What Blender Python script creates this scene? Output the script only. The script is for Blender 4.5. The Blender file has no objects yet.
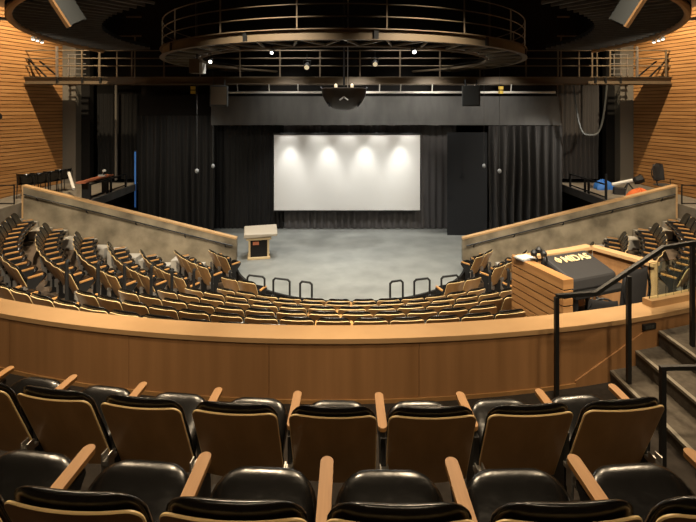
import bpy, bmesh, math, random
from mathutils import Vector, Matrix
random.seed(4)
SC = bpy.context.scene
COL = SC.collection
PI = math.pi
def rad(d): return d*PI/180

# ------------------------------------------------------------------ helpers
class MB:
    def __init__(s): s.bm = bmesh.new()
    def face(s, pts):
        return s.bm.faces.new([s.bm.verts.new(p) for p in pts])
    def box(s, x0, x1, y0, y1, z0, z1, M=None):
        P = [(x0,y0,z0),(x1,y0,z0),(x1,y1,z0),(x0,y1,z0),(x0,y0,z1),(x1,y0,z1),(x1,y1,z1),(x0,y1,z1)]
        if M is not None: P = [M @ Vector(p) for p in P]
        v = [s.bm.verts.new(p) for p in P]
        for f in ((3,2,1,0),(4,5,6,7),(0,1,5,4),(1,2,6,5),(2,3,7,6),(3,0,4,7)):
            s.bm.faces.new([v[i] for i in f])
        return s
    def hexa(s, P):
        v = [s.bm.verts.new(p) for p in P]
        for f in ((3,2,1,0),(4,5,6,7),(0,1,5,4),(1,2,6,5),(2,3,7,6),(3,0,4,7)):
            s.bm.faces.new([v[i] for i in f])
        return s
    def tube(s, pts, r, n=8, closed=False, caps=True):
        pts = [Vector(p) for p in pts]; m = len(pts); rings = []
        up = None
        for i, p in enumerate(pts):
            if closed: d = (pts[(i+1) % m]-pts[i-1])
            elif i == 0: d = pts[1]-pts[0]
            elif i == m-1: d = pts[-1]-pts[-2]
            else: d = (pts[i+1]-p).normalized()+(p-pts[i-1]).normalized()
            d.normalize()
            if up is None:
                up = Vector((0,0,1)) if abs(d.z) < .9 else Vector((1,0,0))
            a = d.cross(up)
            if a.length < 1e-5: a = d.cross(Vector((0,1,0)))
            a.normalize(); b = a.cross(d).normalized(); up = b
            rings.append([s.bm.verts.new(p+a*(r*math.cos(2*PI*k/n+PI/n))+b*(r*math.sin(2*PI*k/n+PI/n))) for k in range(n)])
        R = range(m) if closed else range(m-1)
        for i in R:
            A, B = rings[i], rings[(i+1) % m]
            for k in range(n):
                s.bm.faces.new((A[k], A[(k+1) % n], B[(k+1) % n], B[k]))
        if caps and not closed:
            s.bm.faces.new(rings[0][::-1]); s.bm.faces.new(rings[-1])
        return s
    def bar(s, a, b, w): return s.tube([a, b], w*.7071, 4)
    def lathe(s, prof, n=20, M=None):
        rings = []
        for r, z in prof:
            ring = []
            for k in range(n):
                p = Vector((r*math.cos(2*PI*k/n), r*math.sin(2*PI*k/n), z))
                if M is not None: p = M @ p
                ring.append(s.bm.verts.new(p))
            rings.append(ring)
        for A, B in zip(rings, rings[1:]):
            for k in range(n): s.bm.faces.new((A[k], A[(k+1) % n], B[(k+1) % n], B[k]))
        s.bm.faces.new(rings[0][::-1]); s.bm.faces.new(rings[-1])
        return s
    def prism(s, poly, z0, z1, M=None):
        lo = [Vector((x,y,z0)) for x,y in poly]; hi = [Vector((x,y,z1)) for x,y in poly]
        if M is not None: lo = [M @ p for p in lo]; hi = [M @ p for p in hi]
        a = [s.bm.verts.new(p) for p in lo]; b = [s.bm.verts.new(p) for p in hi]; n = len(a)
        s.bm.faces.new(a[::-1]); s.bm.faces.new(b)
        for i in range(n): s.bm.faces.new((a[i], a[(i+1) % n], b[(i+1) % n], b[i]))
        return s
    def grid(s, fn, nu, nv, flip=False):
        V = [[s.bm.verts.new(fn(i/nu, j/nv)) for i in range(nu+1)] for j in range(nv+1)]
        for j in range(nv):
            for i in range(nu):
                q = (V[j][i], V[j][i+1], V[j+1][i+1], V[j+1][i])
                s.bm.faces.new(q[::-1] if flip else q)
        return V
    def mesh(s, name, mat, smooth=False, weld=0, fix=True, sharp=38):
        if weld: bmesh.ops.remove_doubles(s.bm, verts=s.bm.verts[:], dist=weld)
        if fix: bmesh.ops.recalc_face_normals(s.bm, faces=s.bm.faces[:])
        me = bpy.data.meshes.new(name); s.bm.to_mesh(me); s.bm.free()
        if smooth:
            me.polygons.foreach_set('use_smooth', [True]*len(me.polygons))
            try: me.set_sharp_from_angle(angle=rad(sharp))
            except Exception: pass
        me.materials.append(mat)
        return me
    def build(s, name, mat, parent=None, smooth=False, weld=0, fix=True, bevel=0):
        o = bpy.data.objects.new(name, s.mesh(name, mat, smooth, weld, fix))
        COL.objects.link(o)
        if parent: o.parent = parent
        if bevel:
            m = o.modifiers.new('bevel', 'BEVEL'); m.width = bevel; m.segments = 2; m.limit_method = 'ANGLE'
        return o

def tag(o, label=None, cat=None, group=None, kind=None):
    if label: o['label'] = label
    if cat: o['category'] = cat
    if group: o['group'] = group
    if kind: o['kind'] = kind
    return o
def thing(name, label, cat, loc=(0,0,0), rz=0, group=None):
    o = bpy.data.objects.new(name, None); COL.objects.link(o)
    o.empty_display_size = .1
    o.location = loc; o.rotation_euler = (0,0,rz)
    return tag(o, label, cat, group)
def struct(o): o['kind'] = 'structure'; return o
def pol(c, R, t, z=0): return Vector((c[0]+R*math.sin(t), c[1]-R*math.cos(t), z))

ORD = ['zeroth','first','second','third','fourth','fifth','sixth','seventh','eighth','ninth','tenth','eleventh','twelfth','thirteenth','fourteenth','fifteenth','sixteenth','seventeenth','eighteenth','nineteenth','twentieth','twenty-first','twenty-second','twenty-third','twenty-fourth','twenty-fifth']

# ------------------------------------------------------------------ materials
def mat(name, col, rough=.5, metal=0, spec=.5, noise=None, bump=None, emit=None):
    m = bpy.data.materials.new(name); m.use_nodes = True
    N = m.node_tree.nodes; L = m.node_tree.links; b = N['Principled BSDF']
    b.inputs['Roughness'].default_value = rough; b.inputs['Metallic'].default_value = metal
    b.inputs['Specular IOR Level'].default_value = spec
    b.inputs['Base Color'].default_value = (*col, 1)
    if noise or bump:
        tc = N.new('ShaderNodeTexCoord'); mp = N.new('ShaderNodeMapping'); L.new(tc.outputs['Object'], mp.inputs[0])
    if noise:
        col2, scale, detail, lo, hi = noise
        mp.inputs['Scale'].default_value = scale
        t = N.new('ShaderNodeTexNoise'); t.inputs['Scale'].default_value = 1; t.inputs['Detail'].default_value = detail
        L.new(mp.outputs[0], t.inputs[0])
        r = N.new('ShaderNodeMapRange'); r.inputs[1].default_value = lo; r.inputs[2].default_value = hi
        L.new(t.outputs[0], r.inputs[0])
        x = N.new('ShaderNodeMix'); x.data_type = 'RGBA'
        x.inputs[6].default_value = (*col, 1); x.inputs[7].default_value = (*col2, 1)
        L.new(r.outputs[0], x.inputs[0]); L.new(x.outputs[2], b.inputs['Base Color'])
    if bump:
        sc, st = bump
        t2 = N.new('ShaderNodeTexNoise'); t2.inputs['Scale'].default_value = sc; t2.inputs['Detail'].default_value = 3
        L.new(tc.outputs['Object'], t2.inputs[0])
        bp = N.new('ShaderNodeBump'); bp.inputs['Strength'].default_value = st; bp.inputs['Distance'].default_value = .01
        L.new(t2.outputs[0], bp.inputs['Height']); L.new(bp.outputs[0], b.inputs['Normal'])
    if emit:
        b.inputs['Emission Color'].default_value = (*emit[0], 1); b.inputs['Emission Strength'].default_value = emit[1]
    return m
M = {}
M['slat'] = mat('slat_wood', (.46,.235,.085), .5, noise=((.30,.14,.045), (.8,.8,9.5), 2, .3, .7))
M['slat_back'] = mat('slat_backing', (.09,.044,.017), .9)
M['panel'] = mat('panel_wood', (.40,.21,.09), .42, noise=((.30,.155,.063), (9,9,.5), 4, .3, .75))
M['ledge'] = mat('ledge_wood', (.56,.355,.175), .38, noise=((.46,.28,.13), (2,2,14), 4, .3, .75))
M['arm'] = mat('armrest_wood', (.44,.225,.075), .5, spec=.3, noise=((.34,.165,.05), (40,3,40), 4, .3, .75))
M['shell'] = mat('plywood_shell', (.40,.22,.088), .34, noise=((.31,.165,.06), (10,10,1.2), 4, .3, .75))
M['edge'] = mat('plywood_edge', (.86,.63,.31), .45)
M['leather'] = mat('black_leather', (.005,.0045,.004), .27, spec=.6, bump=(14,.3))
M['metal'] = mat('black_metal', (.011,.011,.011), .5, spec=.4)
M['steel'] = mat('steel_bracket', (.45,.43,.40), .35, metal=.8)
M['brownsteel'] = mat('painted_steel', (.13,.095,.058), .55)
M['concrete'] = mat('concrete', (.32,.265,.18), .85, noise=((.13,.105,.068), (1.5,1.5,1.5), 9, .35, .66), bump=(20,.15))
M['stage'] = mat('stage_paint', (.205,.212,.197), .45, noise=((.15,.156,.146), (1.6,1.6,1.6), 10, .36, .68))
M['curtain'] = mat('black_drape', (.019,.018,.017), .9, spec=.2)
M['drape'] = mat('grey_black_drape', (.085,.079,.077), .85, spec=.2)
M['screen'] = mat('screen_white', (.74,.73,.70), .9, spec=.1)
M['flat'] = mat('stage_flat', (.010,.011,.013), .75, spec=.3)
M['header'] = mat('header_panel', (.12,.117,.112), .7, noise=((.085,.083,.08), (3,3,1), 5, .3, .7))
M['black'] = mat('black_paint', (.010,.009,.008), .85, spec=.2)
M['carpet'] = mat('carpet', (.042,.035,.029), .95, spec=.1, noise=((.030,.025,.021), (22,22,22), 4, .3, .7))
M['brownfloor'] = mat('tier_floor', (.11,.072,.042), .7, noise=((.075,.05,.03), (3,3,3), 5, .3, .7))
M['step'] = mat('pale_step', (.44,.40,.335), .8, noise=((.36,.325,.27), (5,5,5), 4, .3, .7))
M['nosing'] = mat('step_nosing', (.22,.195,.15), .6)
M['pillar'] = mat('grey_pillar', (.15,.135,.11), .8)
M['rubber'] = mat('dark_cover', (.022,.020,.019), .7, bump=(8,.2))
M['gold'] = mat('cream_print', (.75,.56,.30), .6)
M['cream'] = mat('lectern_cream', (.48,.36,.20), .5)
M['pale'] = mat('lectern_top', (.36,.31,.235), .5)
M['grey'] = mat('grey_plastic', (.30,.31,.31), .5)
M['spk'] = mat('speaker_grey', (.06,.063,.06), .6)
M['spkwood'] = mat('speaker_wood', (.34,.18,.07), .5)
M['bowl'] = mat('dark_bronze', (.035,.024,.016), .5)
M['deck'] = mat('gallery_deck', (.19,.165,.13), .85, noise=((.14,.12,.09), (4,4,4), 4, .3, .7))
M['stair'] = mat('stair_carpet', (.115,.10,.08), .95, spec=.1, noise=((.08,.068,.055), (22,22,22), 4, .3, .7))
M['pleat'] = mat('pleated_drape', (.034,.032,.031), .7, spec=.3)
M['orange'] = mat('orange_cloth', (.65,.14,.03), .8)
M['blue'] = mat('blue_tarp', (.03,.16,.55), .6)
M['redwood'] = mat('red_board', (.35,.11,.05), .6)
M['white'] = mat('white_paint', (.7,.68,.63), .5)
M['lamp'] = mat('lamp_lens', (.9,.9,.85), .3, emit=((1,.95,.85), 6))
M['dimlamp'] = mat('dim_lamp_lens', (.8,.7,.5), .3, emit=((1,.8,.5), .6))
M['bluegap'] = mat('blue_gap_glow', (.05,.2,.6), .3, emit=((.1,.3,.8), .15))  # glow put into the colour of the blue-lit gap, no lamp
M['yellow'] = mat('yellow_tag', (.6,.42,.05), .6)
gl = bpy.data.materials.new('clear_glass'); gl.use_nodes = True
b = gl.node_tree.nodes['Principled BSDF']; b.inputs['Base Color'].default_value = (.80,.93,.88,1); b.inputs['Transmission Weight'].default_value = 1; b.inputs['Roughness'].default_value = .02; b.inputs['IOR'].default_value = 1.3
M['glass'] = gl

# ------------------------------------------------------------------ camera (eye height is z = 0)
cam = bpy.data.cameras.new('camera'); co = bpy.data.objects.new('camera', cam); COL.objects.link(co)
co.location = (0,0,0); co.rotation_euler = (PI/2,0,0)
cam.sensor_width = 36; cam.lens = 36*480/696; cam.shift_y = -153/696; cam.clip_start = .05
SC.camera = co

UC = (.30, 15.75)      # centre of the upper rows
PC = (-.17, 15.0)
RP = 10.64            # radius of its panelled face       # centre of the parapet curve
LC = (.08, 17.9)       # centre of the lower rows
SG = (.08, 15.75)      # centre of the stage apron
ZS = -4.89             # stage floor
def zt(k): return -(2.87+.275*k)     # top of a back in lower row k
def zf(k): return zt(k)-.92
def Rk(k): return 11.57-.87*k

# ------------------------------------------------------------------ floors
def sector(mb, c, r0, r1, t0, t1, z0, z1, n=40):
    for i in range(n):
        a = t0+(t1-t0)*i/n; b = t0+(t1-t0)*(i+1)/n
        mb.hexa([pol(c,r1,a,z0),pol(c,r1,b,z0),pol(c,r0,b,z0),pol(c,r0,a,z0),
                 pol(c,r1,a,z1),pol(c,r1,b,z1),pol(c,r0,b,z1),pol(c,r0,a,z1)])
Z1, Z0, ZC = -2.683, -2.262, -1.85
ROW1, ROW0 = 12.92, 14.13
for nm, r0, r1, z in (('floor_front_row',11.12,13.02,Z1),('floor_back_row',13.02,14.25,Z0),('floor_camera_row',14.25,18.5,ZC)):
    m = MB(); sector(m, UC, r0, r1, rad(-44), rad(44), -4.3, z, 44); struct(m.build(nm, M['carpet']))
# lower tiers: each tier a ring around the stage, cut off at the side walls
def tend(R): return math.acos(min(1,(LC[1]-15.25)/R))
for k in range(7):
    ro = 12.6 if k == 0 else Rk(k)+.07
    ri = Rk(k)-.80 if k < 6 else 3.2
    te = tend(ro); m = MB()
    sector(m, LC, ri, ro, -te, te, -5.9, zf(k) if k < 6 else zf(5)-.001, 48)
    struct(m.build('floor_tier_%d' % (k+1), M['brownfloor']))
m = MB(); m.box(-16,16,-2,21,-6,-5.9); struct(m.build('floor', M['black']))
# stage
m = MB(); n = 40; poly = []
for i in range(n+1):
    t = rad(-84)+rad(168)*i/n; p = pol(SG, 3.62, t); poly.append((p.x,p.y))
poly += [(9.2,15.37),(9.2,20.6),(-9.2,20.6),(-9.2,15.37)]
m.prism(poly, -5.85, ZS); struct(m.build('floor_stage', M['stage']))
m = MB()
for i in range(n):
    a = rad(-84)+rad(168)*i/n; b_ = rad(-84)+rad(168)*(i+1)/n
    m.hexa([pol(SG,3.69,a,-5.85),pol(SG,3.69,b_,-5.85),pol(SG,3.622,b_,-5.85),pol(SG,3.622,a,-5.85),
            pol(SG,3.69,a,ZS+.012),pol(SG,3.69,b_,ZS+.012),pol(SG,3.622,b_,ZS+.012),pol(SG,3.622,a,ZS+.012)])
struct(m.build('trim_stage_edge', M['black']))

# parapet in front of the upper rows
def ptheta(px):     # angle on the parapet face at which the wall has this direction from the eye
    q = (px-348)/480; a = 1+q*q; bb = -2*PC[1]; bb -= 2*q*PC[0]; c_ = PC[0]**2+PC[1]**2-RP**2
    Y = (-bb-math.sqrt(bb*bb-4*a*c_))/(2*a); return math.atan2(q*Y-PC[0], PC[1]-Y)
ZL = -2.09
seams = [rad(-44)]+[ptheta(x) for x in (-100,10,129,269,419,560,700,790)]+[rad(44)]
m = MB(); sector(m, PC, RP-.23, RP-.02, rad(-44), rad(44), -5, ZL-.045, 60); struct(m.build('wall_parapet', M['slat_back']))
m = MB()
for a, b_ in zip(seams, seams[1:]):
    sector(m, PC, RP-.02, RP+.002, a+.00018, b_-.00018, -2.9, ZL-.047, 8)
struct(m.build('wall_parapet_panels', M['panel']))
m = MB(); sector(m, PC, RP-.255, RP+.02, rad(-44), rad(44), ZL-.045, ZL, 70); struct(m.build('trim_parapet_ledge', M['ledge']))
m = MB(); sector(m, PC, RP+.002, RP+.014, rad(-44), ptheta(608), Z1, Z1+.035, 60); struct(m.build('baseboard_parapet', M['shell']))

# ------------------------------------------------------------------ stairs on the right
m = MB(); nz = MB()
lev = [(2.57,-2.57),(2.87,-2.42),(3.16,-2.265)]
for i, (x, z) in enumerate(lev):
    x1 = lev[i+1][0] if i < 2 else 7.0
    yb = 0
    yb1 = 0
    nn = 10
    for j in range(nn):
        xa = x+(x1-x)*j/nn; xb = x+(x1-x)*(j+1)/nn
        ya = PC[1]-math.sqrt((RP+.012)**2-(xa-PC[0])**2)-.004; ybb = PC[1]-math.sqrt((RP+.012)**2-(xb-PC[0])**2)-.004
        m.hexa([(xa,3.3,-4),(xb,3.3,-4),(xb,ybb,-4),(xa,ya,-4),(xa,3.3,z),(xb,3.3,z),(xb,ybb,z),(xa,ya,z)])
    yb = PC[1]-math.sqrt((RP+.012)**2-(x-PC[0])**2)-.006
    nz.box(x-.008,x+.028,3.3,yb,z-.022,z+.004)
struct(m.build('floor_stairs', M['stair'])); struct(nz.build('trim_stair_nosing', M['nosing']))
# sloping wooden skirt on the parapet beside the stairs
m = MB(); sk = []
for i in range(13):
    px = 575+(655-575)*i/12; t = ptheta(px)
    z_hi = Z1+.06+(ZL-.09-Z1-.06)*i/12; sk.append((t, z_hi))
for (ta, za), (tb, zb) in zip(sk, sk[1:]):
    m.hexa([pol(PC,RP+.016,ta,Z1),pol(PC,RP+.016,tb,Z1),pol(PC,RP+.001,tb,Z1),pol(PC,RP+.001,ta,Z1),
            pol(PC,RP+.016,ta,za),pol(PC,RP+.016,tb,zb),pol(PC,RP+.001,tb,zb),pol(PC,RP+.001,ta,za)])
struct(m.build('baseboard_stairs', M['panel']))
# dark wall plate
t = ptheta(648); p = pol(PC, RP+.002, t, -2.205)
pl = thing('step_light', 'small black louvred light plate set in the wooden parapet above the stairs', 'light', p, t)
m = MB().box(-.085,.085,-.022,0,-.03,.03); m.build('frame', M['metal'], pl, bevel=.004)
m = MB()
for i in range(6): m.box(-.06+i*.02,-.05+i*.02,-.026,-.021,-.017,.017)
m.build('louvre', M['spk'], pl)

# handrail following the stairs
def hr_post(name, root, x, y, z0, z1, w=.036): return MB().box(x-w/2,x+w/2,y-w/2,y+w/2,z0,z1).build(name, M['metal'], root)
h = thing('stair_handrail', 'black square-tube handrail beside the wooden parapet, rising with the stairs', 'handrail')
hr_post('post', h, 1.89, 4.35, Z1, -1.715); hr_post('post', h, 2.62, 4.48, -2.57, -1.57); hr_post('post', h, 3.28, 4.57, -2.265, -1.30)
MB().tube([(1.89,4.35,-1.705),(2.28,4.42,-1.705),(2.97,4.52,-1.315),(3.28,4.57,-1.285),(3.9,4.75,-1.285)], .025, 4).build('rail', M['metal'], h)
h = thing('stair_handrail', 'short black handrail at the foot of the stairs, behind the last seat', 'handrail')
hr_post('post', h, 2.36, 3.60, Z1, -1.96); hr_post('post', h, 3.28, 3.60, -2.265, -1.94)
MB().tube([(2.34,3.6,-1.95),(3.4,3.6,-1.93)], .022, 4).build('rail', M['metal'], h)

# ------------------------------------------------------------------ seats
ZB, ZT = .29, .858
def back_pt(u, z, dy=0):       # point on the reclined, gently curved back
    v = (z-ZB)/(ZT-ZB)
    return Vector((u, -.02+.25*(1-v)+.5*u*u+dy, z))
def hw(z, top, r, w0, w1):
    v = (z-ZB)/(ZT-ZB); w = w0+(w1-w0)*v
    if z > top-r: w -= r-math.sqrt(max(0, r*r-(z-top+r)**2))
    return w
def shell_mesh():
    mb = MB()
    zs = [ZB+(ZT-.05-ZB)*i/5 for i in range(6)]+[ZT-.05+.05*math.sin(PI/2*i/5) for i in range(1,6)]
    def f(dy):
        return [[mb.bm.verts.new(back_pt((2*i/10-1)*hw(z,ZT,.05,.256,.259), z, dy)) for i in range(11)] for z in zs]
    A, B = f(0), f(.014)
    for j in range(len(zs)-1):
        for i in range(10):
            mb.bm.faces.new((A[j][i],A[j][i+1],A[j+1][i+1],A[j+1][i])); mb.bm.faces.new((B[j][i],B[j+1][i],B[j+1][i+1],B[j][i+1]))
    bd = [(0,i) for i in range(11)]+[(j,10) for j in range(1,len(zs))]+[(len(zs)-1,i) for i in range(9,-1,-1)]+[(j,0) for j in range(len(zs)-2,0,-1)]
    for a, c in zip(bd, bd[1:]+bd[:1]):
        mb.bm.faces.new((A[a[0]][a[1]],B[a[0]][a[1]],B[c[0]][c[1]],A[c[0]][c[1]]))
    return mb.mesh('backrest', M['shell'], True)
def edge_mesh():
    mb = MB(); pts = []
    zs = [ZB+(ZT-.05-ZB)*i/4 for i in range(5)]+[ZT-.05+.05*math.sin(PI/2*i/5) for i in range(1,6)]
    for z in zs: pts.append(back_pt(-hw(z,ZT,.05,.256,.259), z, .007))
    for i in range(1,10): pts.append(back_pt((2*i/10-1)*hw(ZT,ZT,.05,.256,.259), ZT, .007))
    for z in zs[::-1]: pts.append(back_pt(hw(z,ZT,.05,.256,.259), z, .007))
    mb.tube(pts, .0062, 6); return mb.mesh('edge_band', M['edge'], True)
def puff(fn, nu, nv, th0, th1, p=4):
    # fn(u,v) -> (base point, normal); two bulged skins joined at the rim
    mb = MB()
    def sk(th):
        V = []
        for j in range(nv+1):
            row = []
            for i in range(nu+1):
                a = 2*i/nu-1; c = 2*j/nv-1
                a = math.copysign(1-(1-abs(a))**1.6, a); c = math.copysign(1-(1-abs(c))**1.6, c)
                q, nrm = fn(a, c)
                bulge = (max(0,1-abs(a)**p))**.5*(max(0,1-abs(c)**p))**.5
                row.append(mb.bm.verts.new(q+nrm*(th*bulge)))
            V.append(row)
        return V
    for th, fl in ((th0,False),(th1,True)):
        V = sk(th)
        for j in range(nv):
            for i in range(nu):
                q = (V[j][i],V[j][i+1],V[j+1][i+1],V[j+1][i]); mb.bm.faces.new(q if fl else q[::-1])
    return mb
def cushion_mesh():
    top = ZT+.06
    def fn(a, c):
        z = .33+(top-.33)*(c+1)/2
        w = hw(z, top, .12, .256, .258)
        return back_pt(a*w, z, .044), Vector((0,1,.05))
    mb = puff(fn, 16, 16, -.026, .055); return mb.mesh('back_cushion', M['leather'], True, 1e-4, sharp=179)
TILT = rad(30)
def seat_pt(x, s, d): # s along the seat from the hinge, d out of its upper face
    return Vector((x, .235+s*math.cos(TILT)-d*math.sin(TILT), .378+s*math.sin(TILT)+d*math.cos(TILT)))
def seat_w(s, L, w, r):
    if s > L-r:
        q = (s-L+r)/r; return w-r*.95*(1-math.sqrt(max(0,1-max(0,min(1,q))**2.2)))
    return w
def seat_mesh():
    L = .42
    def fn(a, c):
        s = L*(c+1)/2; w = seat_w(s, L, .245, .17)
        return seat_pt(a*w, s, 0), (seat_pt(0,0,1)-seat_pt(0,0,0))
    mb = puff(fn, 14, 14, -.03, .058, 5.5); return mb.mesh('seat', M['leather'], True, 1e-4, sharp=179)
def pan_mesh():
    mb = MB(); L = .40; out = []
    for i in range(9): s = .02+(L-.02)*math.sin(PI/2*i/8); out.append((seat_w(s,L,.215,.15), s))
    poly = [(w,s) for w,s in out]+[(-w,s) for w,s in out[::-1] if w > .02]
    lo = [mb.bm.verts.new(seat_pt(x,s,-.030)) for x,s in poly]; hi = [mb.bm.verts.new(seat_pt(x,s,-.042)) for x,s in poly]
    mb.bm.faces.new(lo); mb.bm.faces.new(hi[::-1])
    for i in range(len(poly)):
        j = (i+1) % len(poly); mb.bm.faces.new((lo[i],lo[j],hi[j],hi[i]))
    return mb.mesh('seat_pan', M['shell'])
def arm_mesh(x, y0=.225, y1=.572):
    mb = MB(); w = .029; poly = []
    for i in range(9): t = PI*i/8; poly.append((x+w*math.cos(t), y1-w+w*math.sin(t)))
    for i in range(9): t = PI+PI*i/8; poly.append((x+w*math.cos(t), y0+w+w*math.sin(t)))
    Mx = Matrix(((1,0,0,0),(0,1,0,0),(0,.07,1,.605),(0,0,0,1)))
    mb.prism(poly, 0, .026, Mx); return mb.mesh('armrest', M['arm'])
def std_mesh(x):
    mb = MB()
    prof = [(.10,0),(.50,0),(.50,.03),(.36,.06),(.34,.40),(.50,.585),(.50,.608),(.19,.606),(.20,.30),(.17,.05)]
    a = [mb.bm.verts.new((x-.016,y,z)) for y,z in prof]; c = [mb.bm.verts.new((x+.016,y,z)) for y,z in prof]; n = len(prof)
    mb.bm.faces.new(a); mb.bm.faces.new(c[::-1])
    for i in range(n): mb.bm.faces.new((a[i],c[i],c[(i+1)%n],a[(i+1)%n]))
    return mb.mesh('leg', M['metal'])
def brk_mesh(x):
    mb = MB(); mb.box(x-.022,x+.022,.10,.20,.40,.425); mb.box(x-.026,x-.018,.10,.16,.30,.47); mb.box(x+.018,x+.026,.10,.16,.30,.47)
    mb.box(x-.012,x+.012,.135,.175,.14,.32)
    return mb.mesh('bracket', M['steel'])
SM = dict(backrest=shell_mesh(), edge_band=edge_mesh(), back_cushion=cushion_mesh(), seat=seat_mesh(), seat_pan=pan_mesh(),
          armLs=arm_mesh(-.28,.20,.48), armRs=arm_mesh(.28,.20,.48), armL=arm_mesh(-.28), legL=std_mesh(-.28), brL=brk_mesh(-.28), armR=arm_mesh(.28), legR=std_mesh(.28), brR=brk_mesh(.28))
def proto(end, sfx=''):
    def ob(n, me, p):
        o = bpy.data.objects.new(n, me); COL.objects.link(o); o.parent = p; return o
    r = thing('auditorium_seat', 'x', 'seat')
    s = ob('backrest', SM['backrest'], r); e = ob('edge_band', SM['edge_band'], s); e['label'] = 'pale plywood edge'
    ob('back_cushion', SM['back_cushion'], r); st = ob('seat', SM['seat'], r); ob('seat_pan', SM['seat_pan'], st)
    ob('armrest', SM['armL'+sfx], r); l = ob('leg', SM['legL'], r); ob('bracket', SM['brL'], l)
    if end: ob('armrest', SM['armR'+sfx], r); l = ob('leg', SM['legR'], r); ob('bracket', SM['brR'], l)
    return r
def copy_tree(o, parent=None):
    c = o.copy(); COL.objects.link(c)
    if parent: c.parent = parent
    for ch in o.children: copy_tree(ch, c)
    return c
PROTO = {0: proto(False), 1: proto(True), 2: proto(False,'s'), 3: proto(True,'s')}; USED = {k: False for k in range(4)}
def put_seat(c, R, t, z, end, label, group):
    kk = (1 if end else 0)+(2 if c is LC else 0)
    if USED[kk]: o = copy_tree(PROTO[kk])
    else: o = PROTO[kk]; USED[kk] = True
    o.location = pol(c, R, t, z); o.rotation_euler = (0,0,t)
    o['label'] = label; o['category'] = 'seat'; o['group'] = group
# row against the parapet: right end seat first
for i in range(9):
    t = .1085-.0463*i
    if t < -.32: break
    put_seat(UC, ROW1, t, Z1, i == 0, 'wood-backed black leather seat, %s from the stairs in the row facing the parapet' % ORD[i+1], 'seats in the row facing the wooden parapet')
# nearest row
for i in range(7):
    t = .013+.0413*(2.5-i)
    put_seat(UC, ROW0, t-.0008, Z0, i == 0, 'wood-backed black leather seat, %s from the right in the nearest row' % ORD[i+1], 'seats in the nearest row')
# lower rows
def block(k, t0, t1, where, count_from, group, pitch=.56):
    R = Rk(k); n = max(1, int((t1-t0)*R/pitch)); dt = pitch/R; tm = (t0+t1)/2
    for i in range(n):
        t = tm+dt*(i-(n-1)/2)
        idx = i+1 if count_from == 'l' else n-i
        lab = 'small wood-backed seat, %s from the %s, %s row below the parapet, %s' % (ORD[idx], where[1], ORD[k+1], where[0])
        put_seat(LC, R, t, zf(min(k,5)) if k < 6 else zf(5), i == n-1, lab, group)
for k in range(6):
    r_end = {0:15.8, 1:16.2, 2:16.2}.get(k, 28.3)
    block(k, rad(-32.0 if k == 0 else -28.4), rad(r_end), ('centre block','left aisle'), 'l', 'seats of the lower centre block')
for k in range(1, 8):
    te = math.acos((LC[1]-14.62)/Rk(k)); t0 = rad(38 if k == 1 else 36 if k == 2 else 35)
    if k >= 6: t0 = rad(36 if k == 6 else 40)
    block(k, -te, -t0, ('left block','left wall'), 'l', 'seats of the lower left block')
    block(k, t0, te, ('right block','right wall'), 'r', 'seats of the lower right block')
for sg_, nm_ in ((-1,'left'),(1,'right')):
    for j_, t_ in enumerate((23.2,28.0)):
        put_seat(LC, 6.6, sg_*rad(t_), zf(5), True, 'small wood-backed seat by the hoop rails, %s side, %s the aisle' % (nm_, ('away from','next to')[j_]), 'front seats by the hoop rails')
# steps in the aisles
for sgn, nm in ((-1,'left'),(1,'right')):
    m = MB()
    for k in range(0, 6):
        r = Rk(k)-.80; sector(m, LC, r-.30, r, sgn*rad(32.5)-rad(3), sgn*rad(32.5)+rad(3), zf(k+1) if k < 5 else zf(5)-.3, zf(k)-.13, 4)
        if k: sector(m, LC, r, r+.36, sgn*rad(32.5)-rad(3), sgn*rad(32.5)+rad(3), zf(k), zf(k)+.012, 4)
    struct(m.build('floor_aisle_steps_'+nm, M['step']))
    m = MB()
    for k in range(0, 7):
        R = Rk(k); y0, y1 = 14.68, 15.16
        for (dr, dz, l) in ((.02,.50,.36),(-.34,.30,.42)):
            xa = math.sqrt((R+dr)**2-(LC[1]-y0)**2); xb = math.sqrt((R+dr-l)**2-(LC[1]-y0)**2)
            if sgn < 0: xa, xb = -xa, -xb
            m.box(LC[0]+min(xa,xb), LC[0]+max(xa,xb), y0, y1, zf(min(k,5))-.4, zf(min(k,5))+dz)
    struct(m.build('floor_wall_steps_'+nm, M['step']))
# aisle posts
AP = [(10.2,-2.96),(9.58,-3.15),(9.0,-3.36),(8.35,-3.57),(7.8,-3.81),(7.16,-3.99),(6.58,-4.2),(5.97,-4.36)]
for sgn, nm in ((-1,'left'),(1,'right')):
    for i, (R, z1) in enumerate(AP):
        p = pol(LC, R, sgn*rad(33)); k = max(0, min(5, math.ceil((Rk(0)-.80-R)/.87)))
        zb = zf(k)
        ps = thing('aisle_post', 'black rail post, %s from the parapet down the %s aisle of the lower seats' % (ORD[i+1], nm), 'post', (p.x,p.y,zb), sgn*rad(33), 'rail posts down the aisles')
        MB().tube([(0,0,0),(0,0,z1-zb-.05),(0,.04,z1-zb)], .036, 6).build('pole', M['metal'], ps)
        MB().lathe([(.06,0),(.06,.012),(.03,.02)], 10).build('base_plate', M['metal'], ps)
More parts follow.
